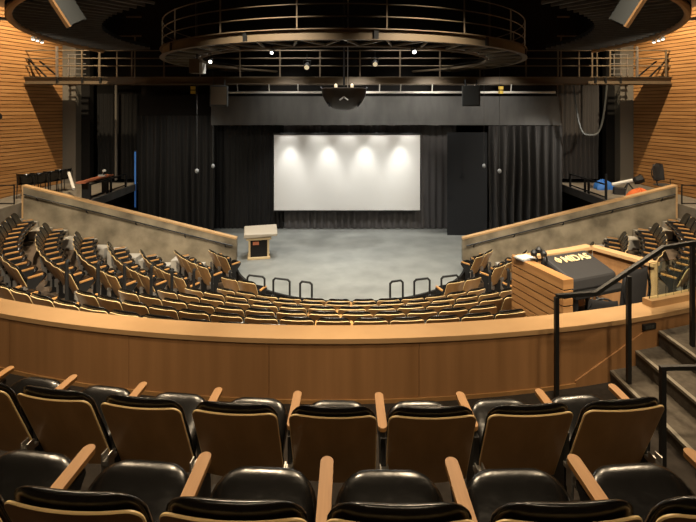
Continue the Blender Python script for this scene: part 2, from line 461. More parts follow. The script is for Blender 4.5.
# U rails along the front walkway
for px0, px1, y, w in ((300,312,282,''),(273,290,279,''),(247,265,276,''),(390,403,281,''),(414,430,279,''),(441,459,276,'')):
    Y = 480*4.26/(y-108); xa = (px0-348)/480*Y; xb = (px1-348)/480*Y
    xm = (xa+xb)/2; sl = .12 if xm > 0 else -.12; wd = xb-xa; zb = zf(5)
    side = 'left' if xm < 0 else 'right'
    o_ = ORD[1+sorted([abs(306-350),abs(281-350),abs(256-350)]).index(min([44,69,94], key=lambda q: abs(q-abs((px0+px1)/2-350))))]
    u = thing('loop_rail', 'black hoop rail by the stage edge, %s to the %s of the centre line' % (o_, side), 'rail', (xm,Y,zb), 0, 'hoop rails along the stage edge')
    hgt = -4.26-zb; d = sl*wd
    MB().tube([(-wd/2,-d,0),(-wd/2,-d,hgt-.05),(-wd/2+.05,-d,hgt),(wd/2-.05,d,hgt),(wd/2,d,hgt-.05),(wd/2,d,0)], .028, 6).build('hoop', M['metal'], u)
    for s in (-1,1): MB().lathe([(.055,0),(.055,.012),(.03,.02)], 10, Matrix.Translation((s*wd/2,s*d,0))).build('base_plate', M['metal'], u)

# ------------------------------------------------------------------ concrete side walls
for sgn, nm in ((-1,'left'),(1,'right')):
    A = Vector((sgn*10.33+.05, 15.2, 0)); B = Vector((sgn*3.62+.05, 15.35, 0))
    zA, zB = -2.50, -4.21
    d = (B-A).normalized(); nrm = Vector((-d.y, d.x, 0))
    if nrm.y < 0: nrm = -nrm
    th = nrm*.17
    def P(q, z): return Vector((q.x,q.y,z))
    m = MB(); m.hexa([P(A,-5.8),P(B,-5.8),P(B+th,-5.8),P(A+th,-5.8),P(A,zA),P(B,zB),P(B+th,zB),P(A+th,zA)])
    struct(m.build('wall_concrete_'+nm, M['concrete']))
    m = MB(); e = nrm*-.012
    m.hexa([P(A+e,zA),P(B+e,zB),P(B+th-e,zB),P(A+th-e,zA),P(A+e,zA+.055),P(B+e,zB+.055),P(B+th-e,zB+.055),P(A+th-e,zA+.055)])
    m.hexa([P(A-d*.05+e,-3.5),P(A+e,-3.5),P(A+th-e,-3.5),P(A-d*.05+th-e,-3.5),P(A-d*.05+e,zA+.055),P(A+e,zA+.055),P(A+th-e,zA+.055),P(A-d*.05+th-e,zA+.055)])
    struct(m.build('trim_wall_cap_'+nm, M['ledge']))
    h = thing('wall_handrail', 'thin black handrail on brackets along the %s concrete wall' % nm, 'handrail')
    q0 = A+(B-A)*.01-nrm*.09; q1 = A+(B-A)*.985-nrm*.09
    za = zA+(zB-zA)*.01-.20; zb_ = zA+(zB-zA)*.985-.20
    MB().tube([P(q0,za),P(q1,zb_)], .022, 6).build('rail', M['metal'], h)
    for f in (.07,.30,.53,.76,.95):
        q = A+(B-A)*f; z = zA+(zB-zA)*f-.20
        MB().tube([P(q,z-.10),P(q-nrm*.07,z-.08),P(q-nrm*.09,z-.02)], .018, 6).build('bracket', M['metal'], h)

# ------------------------------------------------------------------ room shell
def wall_x(Y): return 11.5+.30*(19.4-Y)
for sgn, nm in ((-1,'left'),(1,'right')):
    p0 = Vector((sgn*wall_x(19.4),19.4,0)); p1 = Vector((sgn*wall_x(-2),-2,0)); d = (p1-p0).normalized()
    L = (p1-p0).length; inn = Vector((-sgn,0,0)); inn = (inn-d*inn.dot(d)).normalized()
    m = MB(); q = -inn*.2
    m.hexa([p0+q+Vector((0,0,-6)),p1+q+Vector((0,0,-6)),p1+Vector((0,0,-6)),p0+Vector((0,0,-6)),p0+q+Vector((0,0,5.6)),p1+q+Vector((0,0,5.6)),p1+Vector((0,0,5.6)),p0+Vector((0,0,5.6))])
    struct(m.build('wall_'+nm, M['slat_back']))
    m = MB(); z = -5.0
    while z < 3.55:
        a = p0; c = p1; hgt = .108; t2 = inn*.024
        m.hexa([a+Vector((0,0,z)),c+Vector((0,0,z)),c+t2+Vector((0,0,z)),a+t2+Vector((0,0,z)),a+Vector((0,0,z+hgt)),c+Vector((0,0,z+hgt)),c+t2+Vector((0,0,z+hgt)),a+t2+Vector((0,0,z+hgt))])
        z += .132
    struct(m.build('wall_%s_slats' % nm, M['slat']))
    # gallery deck behind the concrete wall, with a landing at its near end
    m = MB(); s = sgn
    for x0, x1, y0, y1 in ((8.45,11.6,15.45,19.6),(10.45,13.2,12.6,15.45)):
        m.box(min(s*x0,s*x1),max(s*x0,s*x1),y0,y1,-3.25 if y0 > 15 else -5.8,-3.03)
    struct(m.build('floor_gallery_'+nm, M['deck']))
    m = MB(); m.box(min(s*8.40,s*8.448),max(s*8.40,s*8.448),15.45,19.4,-3.27,-3.01); struct(m.build('trim_gallery_edge_'+nm, M['header']))
    m = MB(); m.box(min(s*10.95,s*11.48),max(s*10.95,s*11.48),19.3,19.95,-3.03,5.6); struct(m.build('column_'+nm, M['pillar']))
    m = MB(); m.box(min(s*10.6,s*10.95),max(s*10.6,s*10.95),19.7,20.0,-3.03,5.6); struct(m.build('wall_return_'+nm, M['black']))
    m = MB(); m.box(min(s*8.9,s*9.1),max(s*8.9,s*9.1),15.45,20.6,-5.8,-3.27); struct(m.build('wall_under_gallery_'+nm, M['black']))
m = MB(); m.box(-14,14,20.6,20.8,-6,5.8); struct(m.build('wall_stage_back', M['black']))
m = MB(); m.box(-19,19,-2.2,-2,-6,5.8); struct(m.build('wall_rear', M['panel']))
m = MB(); m.box(-19,19,-2.2,20.8,5.6,5.8); struct(m.build('ceiling', M['black']))
# header above the stage opening
m = MB(); m.box(-5.35,8.35,18.75,18.95,-.67,.46); struct(m.build('trim_stage_header', M['header']))
m = MB(); m.box(-8.3,-5.36,19.02,19.1,-.4,.52); m.box(-8.3,8.4,19.3,19.4,.4,5.6); struct(m.build('wall_proscenium', M['black']))

# ------------------------------------------------------------------ drapes, screen, flats
def curtain(name, label, x0, x1, y, z0, z1, folds, amp, mt, seed, group=None):
    r = random.Random(seed); mb = MB(); n = folds*10
    ph = [r.uniform(-.25,.25) for _ in range(folds+2)]; am = [amp*r.uniform(.5,1.2) for _ in range(folds+2)]
    def f(off):
        def fn(u, v):
            t = u*folds; i = int(t); w = t-i
            ii = min(i, folds); a = am[ii]*(1-w)+am[ii+1]*w; p_ = ph[ii]*(1-w)+ph[ii+1]*w
            s = math.sin(2*PI*(t+p_*v)); s = math.copysign(abs(s)**.7, s)
            return Vector((x0+(x1-x0)*u+.03*math.sin(v*5+t)*(1-v), y+off+a*s*(.45+.55*(1-v)**.5), z0+(z1-z0)*v))
        return fn
    mb.grid(f(0), n, 10); mb.grid(f(.02), n, 10)
    o = mb.build(name, mt, None, True, 0, False)
    return tag(o, label, 'curtain', group)
curtain('stage_curtain','tall black pleated curtain left of the stage, beside the dark blue slit',-8.25,-5.25,18.85,ZS+.02,-.3,12,.12,M['curtain'],1)
curtain('stage_curtain','tall black heavily pleated curtain right of the stage beside the flat panel',5.45,8.3,18.55,ZS+.02,-.69,9,.17,M['pleat'],2)
curtain('back_curtain','dark backdrop curtain left of the projection screen at the stage back',-5.5,-2.62,19.45,ZS+.02,-.3,16,.045,M['curtain'],3)
curtain('back_curtain','greyish black backdrop curtain behind and below the projection screen',-2.6,4.4,19.45,ZS+.02,-.3,26,.05,M['drape'],4)
curtain('side_curtain','black curtain behind the left gallery, between pillar and blue slit',-10.6,-8.9,20.3,-3.0,.6,9,.06,M['curtain'],5)
curtain('side_curtain','black curtain behind the right gallery with a cable looped before it',8.7,10.6,20.3,-3.0,1.2,10,.06,M['drape'],6)
t = thing('projection_screen','large white projection screen hanging at the back of the stage','screen',(0,19.2,0))
MB().box(-2.96,2.88,0,.02,-4.09,-1.08).build('sheet', M['screen'], t)
MB().box(-3.0,2.92,-.01,.04,-1.08,-1.0).build('top_bar', M['metal'], t)
MB().box(-3.0,2.92,-.008,.03,-4.13,-4.09).build('bottom_bar', M['metal'], t)
t = thing('stage_flat','tall dark blue-grey flat panel standing right of the projection screen','panel',(4.6,18.45,ZS))
MB().box(-.78,.75,0,.05,0,3.95).build('face', M['flat'], t)
for s in (-.7,.66): MB().box(s,s+.05,.05,.5,0,.06).build('foot', M['metal'], t)
t = thing('blue_lit_gap','narrow blue-lit gap beside the left stage curtain, drawn as a glowing strip','light',(-8.42,19.0,-3.03))
MB().box(-.05,.05,0,.05,-1.0,1.35).build('gap_backing', M['metal'], t); MB().box(-.03,.03,-.012,0,-.9,1.3).build('tube', M['bluegap'], t)  # glowing strip and backing stand in for blue light in a gap

# lectern
t = thing('lectern','cream-topped wooden lectern with a dark front standing on the left of the stage','lectern',(-2.93,15.75,ZS),rad(12))
MB().box(-.36,.36,-.28,.28,0,.07).build('base', M['cream'], t, bevel=.01)
MB().box(-.28,.28,-.2,.2,.07,.62).build('body', M['black'], t)
for s in (-1,1): MB().box(s*.30-.03,s*.30+.03,-.22,.22,.07,.66).build('side_panel', M['cream'], t)
MB().box(-.40,.40,-.26,.26,.62,.70).build('tray', M['cream'], t, bevel=.01)
m = MB(); m.hexa([(-.48,-.32,.70),(.58,-.32,.74),(.58,.34,.84),(-.48,.34,.80),(-.46,-.32,.84),(.60,-.32,.82),(.60,.34,.98),(-.46,.34,.96)])
m.build('top', M['pale'], t, bevel=.02)
MB().box(-.19,.0,-.225,-.2,.46,.56).build('plate', M['redwood'], t)

# ------------------------------------------------------------------ sound booth
bo = thing('sound_booth','wooden slat-sided sound booth enclosure standing among the lower right seats','booth')
def rwall(t, r0, r1, z0, z1, w0, w1):   # radial wall piece between angles offsets in metres
    a = [pol(LC,r1,t),pol(LC,r0,t)]; d = (a[1]-a[0]).normalized(); nn = Vector((d.y,-d.x,0))
    P8 = []
    for z in (z0,z1):
        P8 += [a[0]+nn*w0+Vector((0,0,z)),a[0]+nn*w1+Vector((0,0,z)),a[1]+nn*w1+Vector((0,0,z)),a[1]+nn*w0+Vector((0,0,z))]
    return P8
ZBT = -2.65
m = MB(); m.hexa(rwall(rad(17.2),9.75,10.98,-4.3,ZBT-.15,.01,.14)); m.build('side_core', M['black'], bo)
m = MB(); z = ZBT-.15
m.hexa(rwall(rad(17.2),9.72,11.0,ZBT-.15,ZBT,-.02,.17))
while z > -4.2:
    m.hexa(rwall(rad(17.2),9.72,11.0,z-.125,z-.024,-.02,.16)); z -= .125
m.build('slatted_side', M['slat'], bo)
m = MB(); m.hexa(rwall(rad(28.2),9.85,10.95,-4.3,ZBT-.06,-.05,.05)); m.build('side_panel', M['panel'], bo)
m = MB(); m.hexa(rwall(rad(28.2),9.80,10.99,ZBT-.06,ZBT,-.10,.10)); m.hexa(rwall(rad(28.2),10.93,10.99,-4.3,ZBT-.06,-.055,.055)); m.build('side_cap', M['ledge'], bo)
m = MB(); sector(m, LC, 9.72, 9.82, rad(17.9), rad(28), -4.3, ZBT-.06, 8); m.build('front_panel', M['panel'], bo)
m = MB(); sector(m, LC, 9.68, 9.86, rad(17.9), rad(28), ZBT-.06, ZBT, 8); m.build('front_cap', M['ledge'], bo)
m = MB(); sector(m, LC, 9.82, 12.4, rad(17.9), rad(28), -4.3, -3.75, 8); m.build('platform', M['carpet'], bo)
# mixing console, local axes: x along the row, y towards the stage
tc = rad(22.6); pc = pol(LC, 10.35, tc, -3.75)
cs = thing('mixing_console','sound mixing console under a black fabric cover inside the wooden booth','mixing console',pc,tc)
MB().box(-.62,.62,-.45,.42,.66,.72).build('table_top', M['black'], cs, bevel=.01)
for sx in (-.56,.56):
    for sy in (-.38,.36): MB().box(sx-.03,sx+.03,sy-.03,sy+.03,0,.66).build('leg', M['metal'], cs)
cv = MB()
cv.hexa([(-.57,-.30,.72),(.54,-.30,.72),(.54,.40,.72),(-.57,.40,.72),(-.54,-.27,.925),(.51,-.27,.925),(.50,.36,1.14),(-.53,.36,1.14)])
cvo = cv.build('cover', M['rubber'], cs, bevel=.04)
cu = bpy.data.curves.new('lettering', 'FONT'); cu.body = 'MIDAS'; cu.size = .215; cu.extrude = .004; cu.align_x = 'CENTER'; cu.offset = .004
tmp = bpy.data.objects.new('tmp', cu); COL.objects.link(tmp)
dg = bpy.context.evaluated_depsgraph_get(); me = bpy.data.meshes.new_from_object(tmp.evaluated_get(dg))
bpy.data.objects.remove(tmp); me.materials.clear(); me.materials.append(M['gold'])
ang = math.atan2(.215,.63)
lo = bpy.data.objects.new('lettering', me); COL.objects.link(lo); lo.parent = cvo
lo.location = (.07,.11,.933+.37*math.tan(ang)+.008); lo.rotation_euler = (ang,0,0); lo['label'] = 'cream printed lettering'
m = MB(); Mx = Matrix.Translation((-.345,.11,.933+.37*math.tan(ang)+.010)) @ Matrix.Rotation(ang,4,'X')
ringp = [Mx @ Vector((.05*math.cos(2*PI*i/20),.075+.05*math.sin(2*PI*i/20),0)) for i in range(20)]
m.tube(ringp,.011,6,True); m.box(-.011,.011,.0,.15,-.004,.006,Mx); m.build('emblem', M['gold'], cvo)
# things round the console
p = pol(LC,9.95,rad(17.4),ZBT)
t = thing('document_tray','pale grey flat box lying on the far end of the slatted booth wall','box',p,rad(22))
MB().box(-.09,.20,-.12,.12,0,.03).build('tray', M['grey'], t, bevel=.006); MB().box(-.07,.18,-.10,.10,.03,.042).build('paper', M['white'], t)
for i, (dx, hgt, lab) in enumerate(((.22,.30,'leftmost black gooseneck lamp beside the console cover'),(.34,.36,'middle black gooseneck lamp beside the console cover'),(.46,.28,'rightmost black gooseneck lamp beside the console cover'))):
    p = pol(LC,10.0,rad(17.4)); q = Vector((p.x+dx*.75,p.y-.12+dx*.1,-3.02))
    t = thing('gooseneck_lamp',lab,'lamp',q,0,'gooseneck lamps at the mixing console')
    MB().tube([(0,0,0),(.01,0,.25),(.02,0,.25+hgt*.6),(-.04,-.03,.3+hgt*.8)],.014,6).build('neck', M['metal'], t)
    MB().lathe([(.05,-.05),(.055,.01),(.02,.05)],12,Matrix.Translation((-.05,-.03,.3+hgt*.8))).build('head', M['metal'], t)
    MB().box(-.05,.05,-.05,.05,-.04,.0).build('base', M['metal'], t)
    MB().box(-.03,.03,-.03,.03,-.7,-.04).build('stand', M['metal'], t)
def office_chair(loc, rz, lab, mesh_back=True, sc=1):
    t = thing('office_chair', lab, 'chair', loc, rz)
    for i in range(5):
        a = 2*PI*i/5; MB().tube([(0,0,.10),(.27*math.cos(a),.27*math.sin(a),.06)],.022,6).build('leg', M['metal'], t)
        MB().lathe([(.03,-.03),(.035,0),(.03,.03)],8,Matrix.Translation((.27*math.cos(a),.27*math.sin(a),.035))).build('caster', M['metal'], t)
    MB().tube([(0,0,.08),(0,0,.44)],.03,8).build('column', M['metal'], t)
    def fs(a,c): return Vector((a*.24,c*.23,.47)), Vector((0,0,1))
    puff(fs,8,8,-.03,.05).build('seat', M['rubber'], t, True, 1e-4)
    def fb(a,c): return Vector((a*(.24-.03*max(0,c)**2),-.24-.06*(c+1)/2+.06*a*a,.60+.27*(c+1))), Vector((0,1,0))
    puff(fb,10,10,-.012,.022,6).build('backrest', M['rubber'], t, True, 1e-4)
    pts = [Vector((.235*math.cos(q)*1.03,-.27+.02,.87+.29*math.sin(q))) for q in [2*PI*i/24 for i in range(24)]]
    MB().tube(pts,.016,6,True).build('back_frame', M['metal'], t)
    MB().tube([(0,-.02,.43),(0,-.26,.46),(0,-.29,.65)],.022,6).build('back_support', M['metal'], t)
    for s in (-1,1): MB().tube([(s*.22,0,.46),(s*.27,0,.5),(s*.28,-.02,.66),(s*.28,.12,.68)],.016,6).build('armrest', M['metal'], t)
    return t
p = pol(LC,11.25,rad(21.5),-3.75); office_chair(p, rad(22), 'black mesh-backed office chair behind the covered console, beside the booth end post').scale = (1.15,1.15,1.2)
p = pol(LC,11.45,rad(18.3),-3.75); office_chair(p, rad(-12), 'black office chair low behind the slatted booth wall, left of the other').scale = (.88,.88,.9)
# glass guard on the ledge
g0, g1 = ptheta(664), ptheta(725)
t = thing('glass_guard','clear glass guard panel in a wooden channel on the right of the parapet ledge','glass panel')
m = MB(); sector(m, PC, RP-.17, RP-.158, g0, g1, ZL+.06, ZL+.45, 8); m.build('glass', M['glass'], t)
m = MB(); sector(m, PC, RP-.22, RP-.11, g0-.003, g1, ZL, ZL+.07, 8); m.build('channel', M['ledge'], t)

# ------------------------------------------------------------------ gallery railings and clutter
for s, nm in ((-1,'left'),(1,'right')):
    r = thing('gallery_railing','low black metal railing along the edge of the %s gallery deck' % nm,'railing',(s*8.52,0,-3.03))
    for y in (15.85,17.0,17.25,18.4):
        MB().box(-.03,.03,y-.03,y+.03,0,.52 if not (s > 0 and y < 16) else .85).build('post', M['metal'], r)
    MB().bar((0,15.85,.50),(0,18.45,.50),.045).build('top_rail', M['metal'], r)
    MB().bar((0,15.85,.08),(0,18.45,.08),.04).build('bottom_rail', M['metal'], r)
    e = thing('landing_rail','thin dark frame rail past the near end of the %s concrete wall' % nm,'railing',(s*10.5,15.1,-3.03))
    MB().bar((0,0,0),(0,0,.62),.03).build('post', M['metal'], e)
    MB().bar((0,0,.6),(s*1.9,0,.6),.03).build('top_rail', M['metal'], e)
    MB().bar((0,0,.03),(s*1.9,0,.03),.03).build('bottom_rail', M['metal'], e)
ra = MB().box(-.16,.16,-1.2,.7,0,.05).build('board', M['redwood'], bevel=.008); ra.location = (-8.75,16.9,-2.48)
tag(ra, 'long reddish board lying along the left gallery railing', 'board')
for y in (-.9,.4):
    m = MB(); m.box(-.12,.12,y-.02,y+.02,-.55,0); o = m.build('trestle', M['metal'], ra)
t = thing('small_lamp','small pale work lamp resting on the reddish board of the left gallery','lamp',(-8.75,17.1,-2.43))
MB().box(-.12,.12,-.06,.06,0,.05).build('base', M['grey'], t); MB().tube([(0,0,.05),(.05,0,.2)],.012,6).build('arm', M['grey'], t); MB().lathe([(.06,-.03),(.06,.02),(.02,.05)],10,Matrix.Translation((.07,0,.2))).build('head', M['white'], t)
def stack_chair(loc, rz, lab, grp):
    t = thing('stacking_chair', lab, 'chair', loc, rz, grp); t.scale = (1.15,1.15,1.0)
    def fb(a,c): return Vector((a*.27,-.16-.14*(c+1)/2+.16*a*a,.42+.20*(c+1))), Vector((0,1,.2))
    puff(fb,10,8,-.04,.06).build('backrest', M['leather'], t, True, 1e-4)
    def fs(a,c): return Vector((a*.23,c*.22,.45)), Vector((0,0,1))
    puff(fs,8,6,-.03,.04).build('seat', M['leather'], t, True, 1e-4)
    for s in (-1,1):
        MB().tube([(s*.22,.2,.0),(s*.22,.2,.44),(s*.22,-.2,.44)],.013,6).build('leg', M['metal'], t)
        MB().tube([(s*.22,-.26,.0),(s*.22,-.2,.44),(s*.2,-.29,.74)],.013,6).build('leg', M['metal'], t)
for i, (px, Y, rz) in enumerate(((28,16.4,20),(40,16.7,35),(51,17.1,50),(61,17.6,60))):
    stack_chair(((px-348)/480*Y,Y,-3.03+.0), rad(rz), 'black padded chair behind the left concrete wall, %s from the left' % ORD[i+1], 'black chairs on the left gallery')
t = thing('rolled_screen','pale rolled tube leaning on black chairs of the left gallery','tube',(-9.6,16.6,-2.75))
MB().tube([(-.35,.5,.45),(.35,-.4,.02)],.05,10).build('roll', M['white'], t); MB().tube([(-.36,.51,.455),(-.33,.47,.44)],.058,10).build('end_cap', M['metal'], t)
office_chair(((664-348)/480*15.9,15.9,-3.03), rad(195), 'black office chair behind the right concrete wall in front of the slats')
t = thing('spotlight_rig','black stage spotlight with a pale tube on the right gallery deck','spotlight',((628-348)/480*16.8,16.8,-3.03),rad(-20))
MB().tube([(-.5,0,.32),(.15,.05,.50)],.06,10).build('tube', M['white'], t); MB().lathe([(.10,0),(.14,.1),(.15,.3),(.09,.34)],12,Matrix.Translation((.18,.05,.45)) @ Matrix.Rotation(1.1,4,'Y')).build('lamp_head', M['metal'], t)
for a in (0,2.1,4.2): MB().tube([(0,0,.42),(.3*math.cos(a),.3*math.sin(a),0)],.022,6).build('leg', M['metal'], t)
MB().box(-.45,-.1,-.15,.15,0,.22).build('case', M['rubber'], t)
def heap(name, lab, cat, loc, sx, sy, sz, mt, seed):
    r = random.Random(seed); mb = MB()
    def fn(u,v):
        a = 2*PI*u; ph = PI/2*v; k = 1+.18*math.sin(3*a+seed)*math.cos(ph)+.1*math.sin(7*a+4*v)
        return Vector((sx*k*math.cos(a)*math.cos(ph), sy*k*math.sin(a)*math.cos(ph), sz*(math.sin(ph))*(1+.15*math.sin(5*a))))
    mb.grid(fn,28,10); o = mb.build(name, mt, None, True, 1e-4); o.location = loc; return tag(o, lab, cat)
heap('tarp_bundle','crumpled blue tarp bundle on the right gallery beside the railing','tarp',((603-348)/480*18.0,18.0,-3.03),.36,.3,.32,M['blue'],2)
heap('orange_cloth','crumpled orange cloth behind the right concrete wall','cloth',((640-348)/480*16.3,16.3,-3.03),.36,.25,.28,M['orange'],5)

# ------------------------------------------------------------------ catwalk, ring, canopy
cw = thing('catwalk','long straight steel catwalk with railings crossing the hall over the stage','catwalk',(0,17.8,0))
XW = 12.0
m = MB(); m.box(-XW,XW,-.02,.02,.89,1.15); m.box(-XW,XW,-.08,.08,.885,.905); m.box(-XW,XW,-.08,.08,1.135,1.155); m.build('front_beam', M['brownsteel'], cw)
m = MB(); m.box(-XW,XW,.88,.92,.89,1.15); m.build('rear_beam', M['brownsteel'], cw)
m = MB(); m.box(-XW,XW,.03,.87,1.10,1.13); m.build('deck', M['black'], cw)
posts = [24,57,82,100,132,164,200,240,280,320,360,400,440,480,526,558,592,610,637,666]
for px in posts:
    x = (px-348)/480*17.8
    lit = px in (57,637)
    MB().bar((x,0,1.15),(x,0,2.28 if lit else 2.16),.07 if lit else .05).build('post', M['steel'] if lit else M['brownsteel'], cw)
for z in (1.56,1.84,2.13):
    MB().tube([(-XW,0,z),(XW,0,z)],.022,6).build('rail', M['brownsteel'], cw)
for px in (58,83,101,605,620,595):
    x = (px-348)/480*17.8; MB().box(x-.03,x+.03,-.08,.0,.90,1.14).build('stiffener', M['metal'], cw)
for s in (-1,1):
    for k in range(2): MB().bar((s*(XW-.05-.45*k),.1,1.85-.1*k),(s*(XW-.75-.45*k),.1,1.16),.05).build('brace', M['metal'], cw)
    ld = MB()
    for x in (10.2,10.45,10.7): ld.bar((s*x,.6,1.15),(s*x,.6,2.05),.035)
    for z in (1.3,1.5,1.7,1.9,2.05): ld.bar((s*10.05,.6,z),(s*10.75,.6,z),.03)
    ld.build('ladder', M['steel'], cw)
    ur = MB()
    for z in (2.3,2.55,2.8): ur.tube([(s*8.3,.9,z),(s*9.7,.9,z)],.025,6)
    for x in (8.3,9.0,9.7): ur.bar((s*x,.9,1.15),(s*x,.9,2.8),.045)
    ur.build('upper_railing', M['brownsteel'], cw)
# lighting pipe below
t = thing('lighting_pipe','pale horizontal lighting pipe hanging below the catwalk in front of the grey header','pipe',(0,18.3,.60))
MB().tube([(-5.0,0,0),(7.9,0,0)],.045,8).build('pipe', M['white'], t)
for x in (-4.2,-3.0,-1.9,1.2,2.0,3.2,4.8,6.2): MB().tube([(x,0,0),(x,-.1,.30)],.02,6).build('hanger', M['white'], t)
RC = (-.13,15.75)
rg = thing('ring_catwalk','round steel ring catwalk with railings hanging above the stage front','catwalk',(RC[0],RC[1],0))
def circ(R, z, n=96): return [Vector((R*math.cos(2*PI*i/n), R*math.sin(2*PI*i/n), z)) for i in range(n)]
m = MB(); O = (0,0)
sector(m, O, 5.54, 5.58, 0, 2*PI, 1.45, 1.68, 96); sector(m, O, 5.50, 5.64, 0, 2*PI, 1.67, 1.69, 96); sector(m, O, 5.50, 5.64, 0, 2*PI, 1.445, 1.46, 96); m.build('outer_beam', M['brownsteel'], rg)
m = MB(); m.tube(circ(4.5,1.47),.045,6,True); m.build('inner_chord', M['brownsteel'], rg)
m = MB(); sector(m, O, 4.5, 5.53, 0, 2*PI, 1.60, 1.62, 96); m.build('deck', M['black'], rg)
m = MB()
for i in range(36):
    a = 2*PI*i/36; b_ = 2*PI*(i+.5)/36; c_ = 2*PI*(i+1)/36
    m.bar(pol(O,5.53,a,1.48),pol(O,4.5,b_,1.48),.045); m.bar(pol(O,4.5,b_,1.48),pol(O,5.53,c_,1.48),.045)
m.build('lattice', M['nosing'], rg)  # paler than the ring steel, standing in for light bounced off the stage
for z in (1.95,2.22,2.5): MB().tube(circ(5.56,z),.015,6,True).build('rail', M['brownsteel'], rg)
for i in range(18):
    a = 2*PI*(i+.5)/18; p = pol(O,5.56,a); MB().bar((p.x,p.y,1.68),(p.x,p.y,2.52),.03).build('post', M['brownsteel'], rg)
for i in range(12):
    a = 2*PI*(i+.25)/12; p = pol(O,5.585,a); MB().box(-.05,.05,-.03,.02,1.46,1.67,Matrix.Translation((p.x,p.y,0)) @ Matrix.Rotation(a,4,'Z')).build('stiffener', M['metal'], rg)
for a in (45,135,225,315):
    p = pol(O,5.2,rad(a)); MB().tube([(p.x,p.y,1.62),(p.x,p.y,5.6)],.03,6).build('hanger', M['metal'], rg)
for s, nm in ((-1,'left'),(1,'right')):
    cn = thing('canopy','dark curved overhead canopy with radial ribs and a pale rim, upper %s' % nm,'canopy',(0,15.75,0))
    t0, t1 = sorted((s*rad(33), s*rad(101)))
    m = MB(); sector(m, O, 7.2, 9.17, t0, t1, 2.16, 2.26, 24); m.build('deck', M['black'], cn)
    m = MB(); m.tube([pol(O,9.1,t0+(t1-t0)*i/30,2.08) for i in range(31)],.075,8); m.build('rim', M['spkwood'], cn)
    m = MB(); k = 26
    for i in range(k+1): a = t0+(t1-t0)*i/k; m.bar(pol(O,7.2,a,2.12),pol(O,9.05,a,2.12),.05)
    for i in range(k): a = t0+(t1-t0)*i/k; m.bar(pol(O,7.2,a,2.16),pol(O,9.05,a+(t1-t0)/k,2.16),.03)
    m.build('rib', M['header'], cn)
    a = s*rad(62); MB().tube([pol(O,9.05,a,2.10),pol(O,12.3,a,2.35)],.04,6).build('brace', M['white'], cn)
    for i, a in enumerate((75,77,79)):
        p = pol((0,15.75),9.1,s*rad(a),1.96)
        d = thing('rim_lamp','tiny pale lamp under the rim of the %s canopy, %s from the frame edge' % (nm, ORD[i+1]),'lamp',p,0,'rim lamps of the canopies')
        MB().lathe([(.03,-.05),(.05,-.03),(.05,.02),(.03,.04)],10).build('body', M['white'], d); MB().lathe([(.035,-.06),(.04,-.05)],10).build('lens', M['lamp'], d)
    # big hung loudspeaker, leaning
    px = 63 if s < 0 else 632; Y = 7.8; x = (px-348)/480*Y
    sp = thing('hung_loudspeaker','large grey loudspeaker with a wooden side hanging tilted at the upper %s' % nm,'loudspeaker',(x,Y,1.74),0)
    Mx = Matrix.Rotation(s*rad(24),4,'Y') @ Matrix.Rotation(rad(22),4,'X') @ Matrix.Rotation(-s*rad(34),4,'Z')
    MB().box(-.13,.13,-.13,.13,-.40,.40,Mx).build('cabinet', M['spk'], sp)
    MB().box(*((.13,.16) if s > 0 else (-.16,-.13)),-.13,.13,-.40,.40,Mx).build('side_board', M['spkwood'], sp)
    MB().box(-.115,.115,-.14,-.13,-.38,.38,Mx).build('grille', M['spk'], sp)
    MB().bar((s*.12,.0,.3),(s*.12,.0,3.8),.03).build('hanger', M['metal'], sp)
# black technical clutter above
for i, z in enumerate((3.0,3.7,4.4)):
    t = thing('grid_pipe','dark ceiling rigging pipe across the hall, %s from below' % ORD[i+1],'pipe',(0,20.0-.5*i,z),0,'rigging pipes under the ceiling')
    MB().tube([(-9,0,0),(9,0,0)],.04,6).build('pipe', M['brownsteel'], t)
    for x in (-8,-5.5,-3,-.5,2,4.5,7): MB().tube([(x,0,0),(x,0,5.6-z)],.015,5).build('hanger', M['metal'], t)
# hanging centre fixture
t = thing('bowl_fixture','dark bowl-shaped fixture hanging in the middle below the ring','fixture',(-.13,15.6,.0))
m = MB(); m.lathe([(.10,-.08),(.35,-.02),(.58,.16),(.70,.40),(.74,.62),(.70,.64),(.05,.60)],28); m.build('bowl', M['bowl'], t, True)
m = MB(); m.tube([(-.13,-.63,.25),(-.03,-.66,.32),(0,-.66,.40),(.03,-.66,.32),(.13,-.63,.25)],.025,6); m.build('clip', M['white'], t)
for s in (-1,1):
    MB().tube([(s*.75,0,.68),(s*.45,-.35,.05)],.03,6).build('strap', M['metal'], t)
    MB().lathe([(.05,.62),(.05,.74),(.02,.78)],10,Matrix.Translation((s*.26,-.2,0))).build('lamp', M['dimlamp'], t)
MB().tube([(.0,0,.6),(.0,0,5.58)],.035,8).build('pole', M['metal'], t); MB().tube([(.12,-.1,.62),(.14,-.1,5.59)],.012,5).build('cable', M['steel'], t)
# small hung speakers
for px, nm in ((219,'left'),(471,'right')):
    x = (px-348)/480*17.2
    t = thing('box_loudspeaker','small dark box loudspeaker hanging under the catwalk, %s of centre' % nm,'loudspeaker',(x,17.2,.42),rad(12 if nm == 'left' else -12))
    MB().box(-.31,.31,-.2,.3,-.36,.38).build('cabinet', M['spk'], t, bevel=.015); MB().box(-.27,.27,-.212,-.2,-.3,.33).build('grille', M['brownsteel'] if nm == 'left' else M['spk'], t)
    for s in (-1,1): MB().bar((s*.2,0,.38),(s*.2,.2,.60),.03).build('hanger', M['metal'], t)
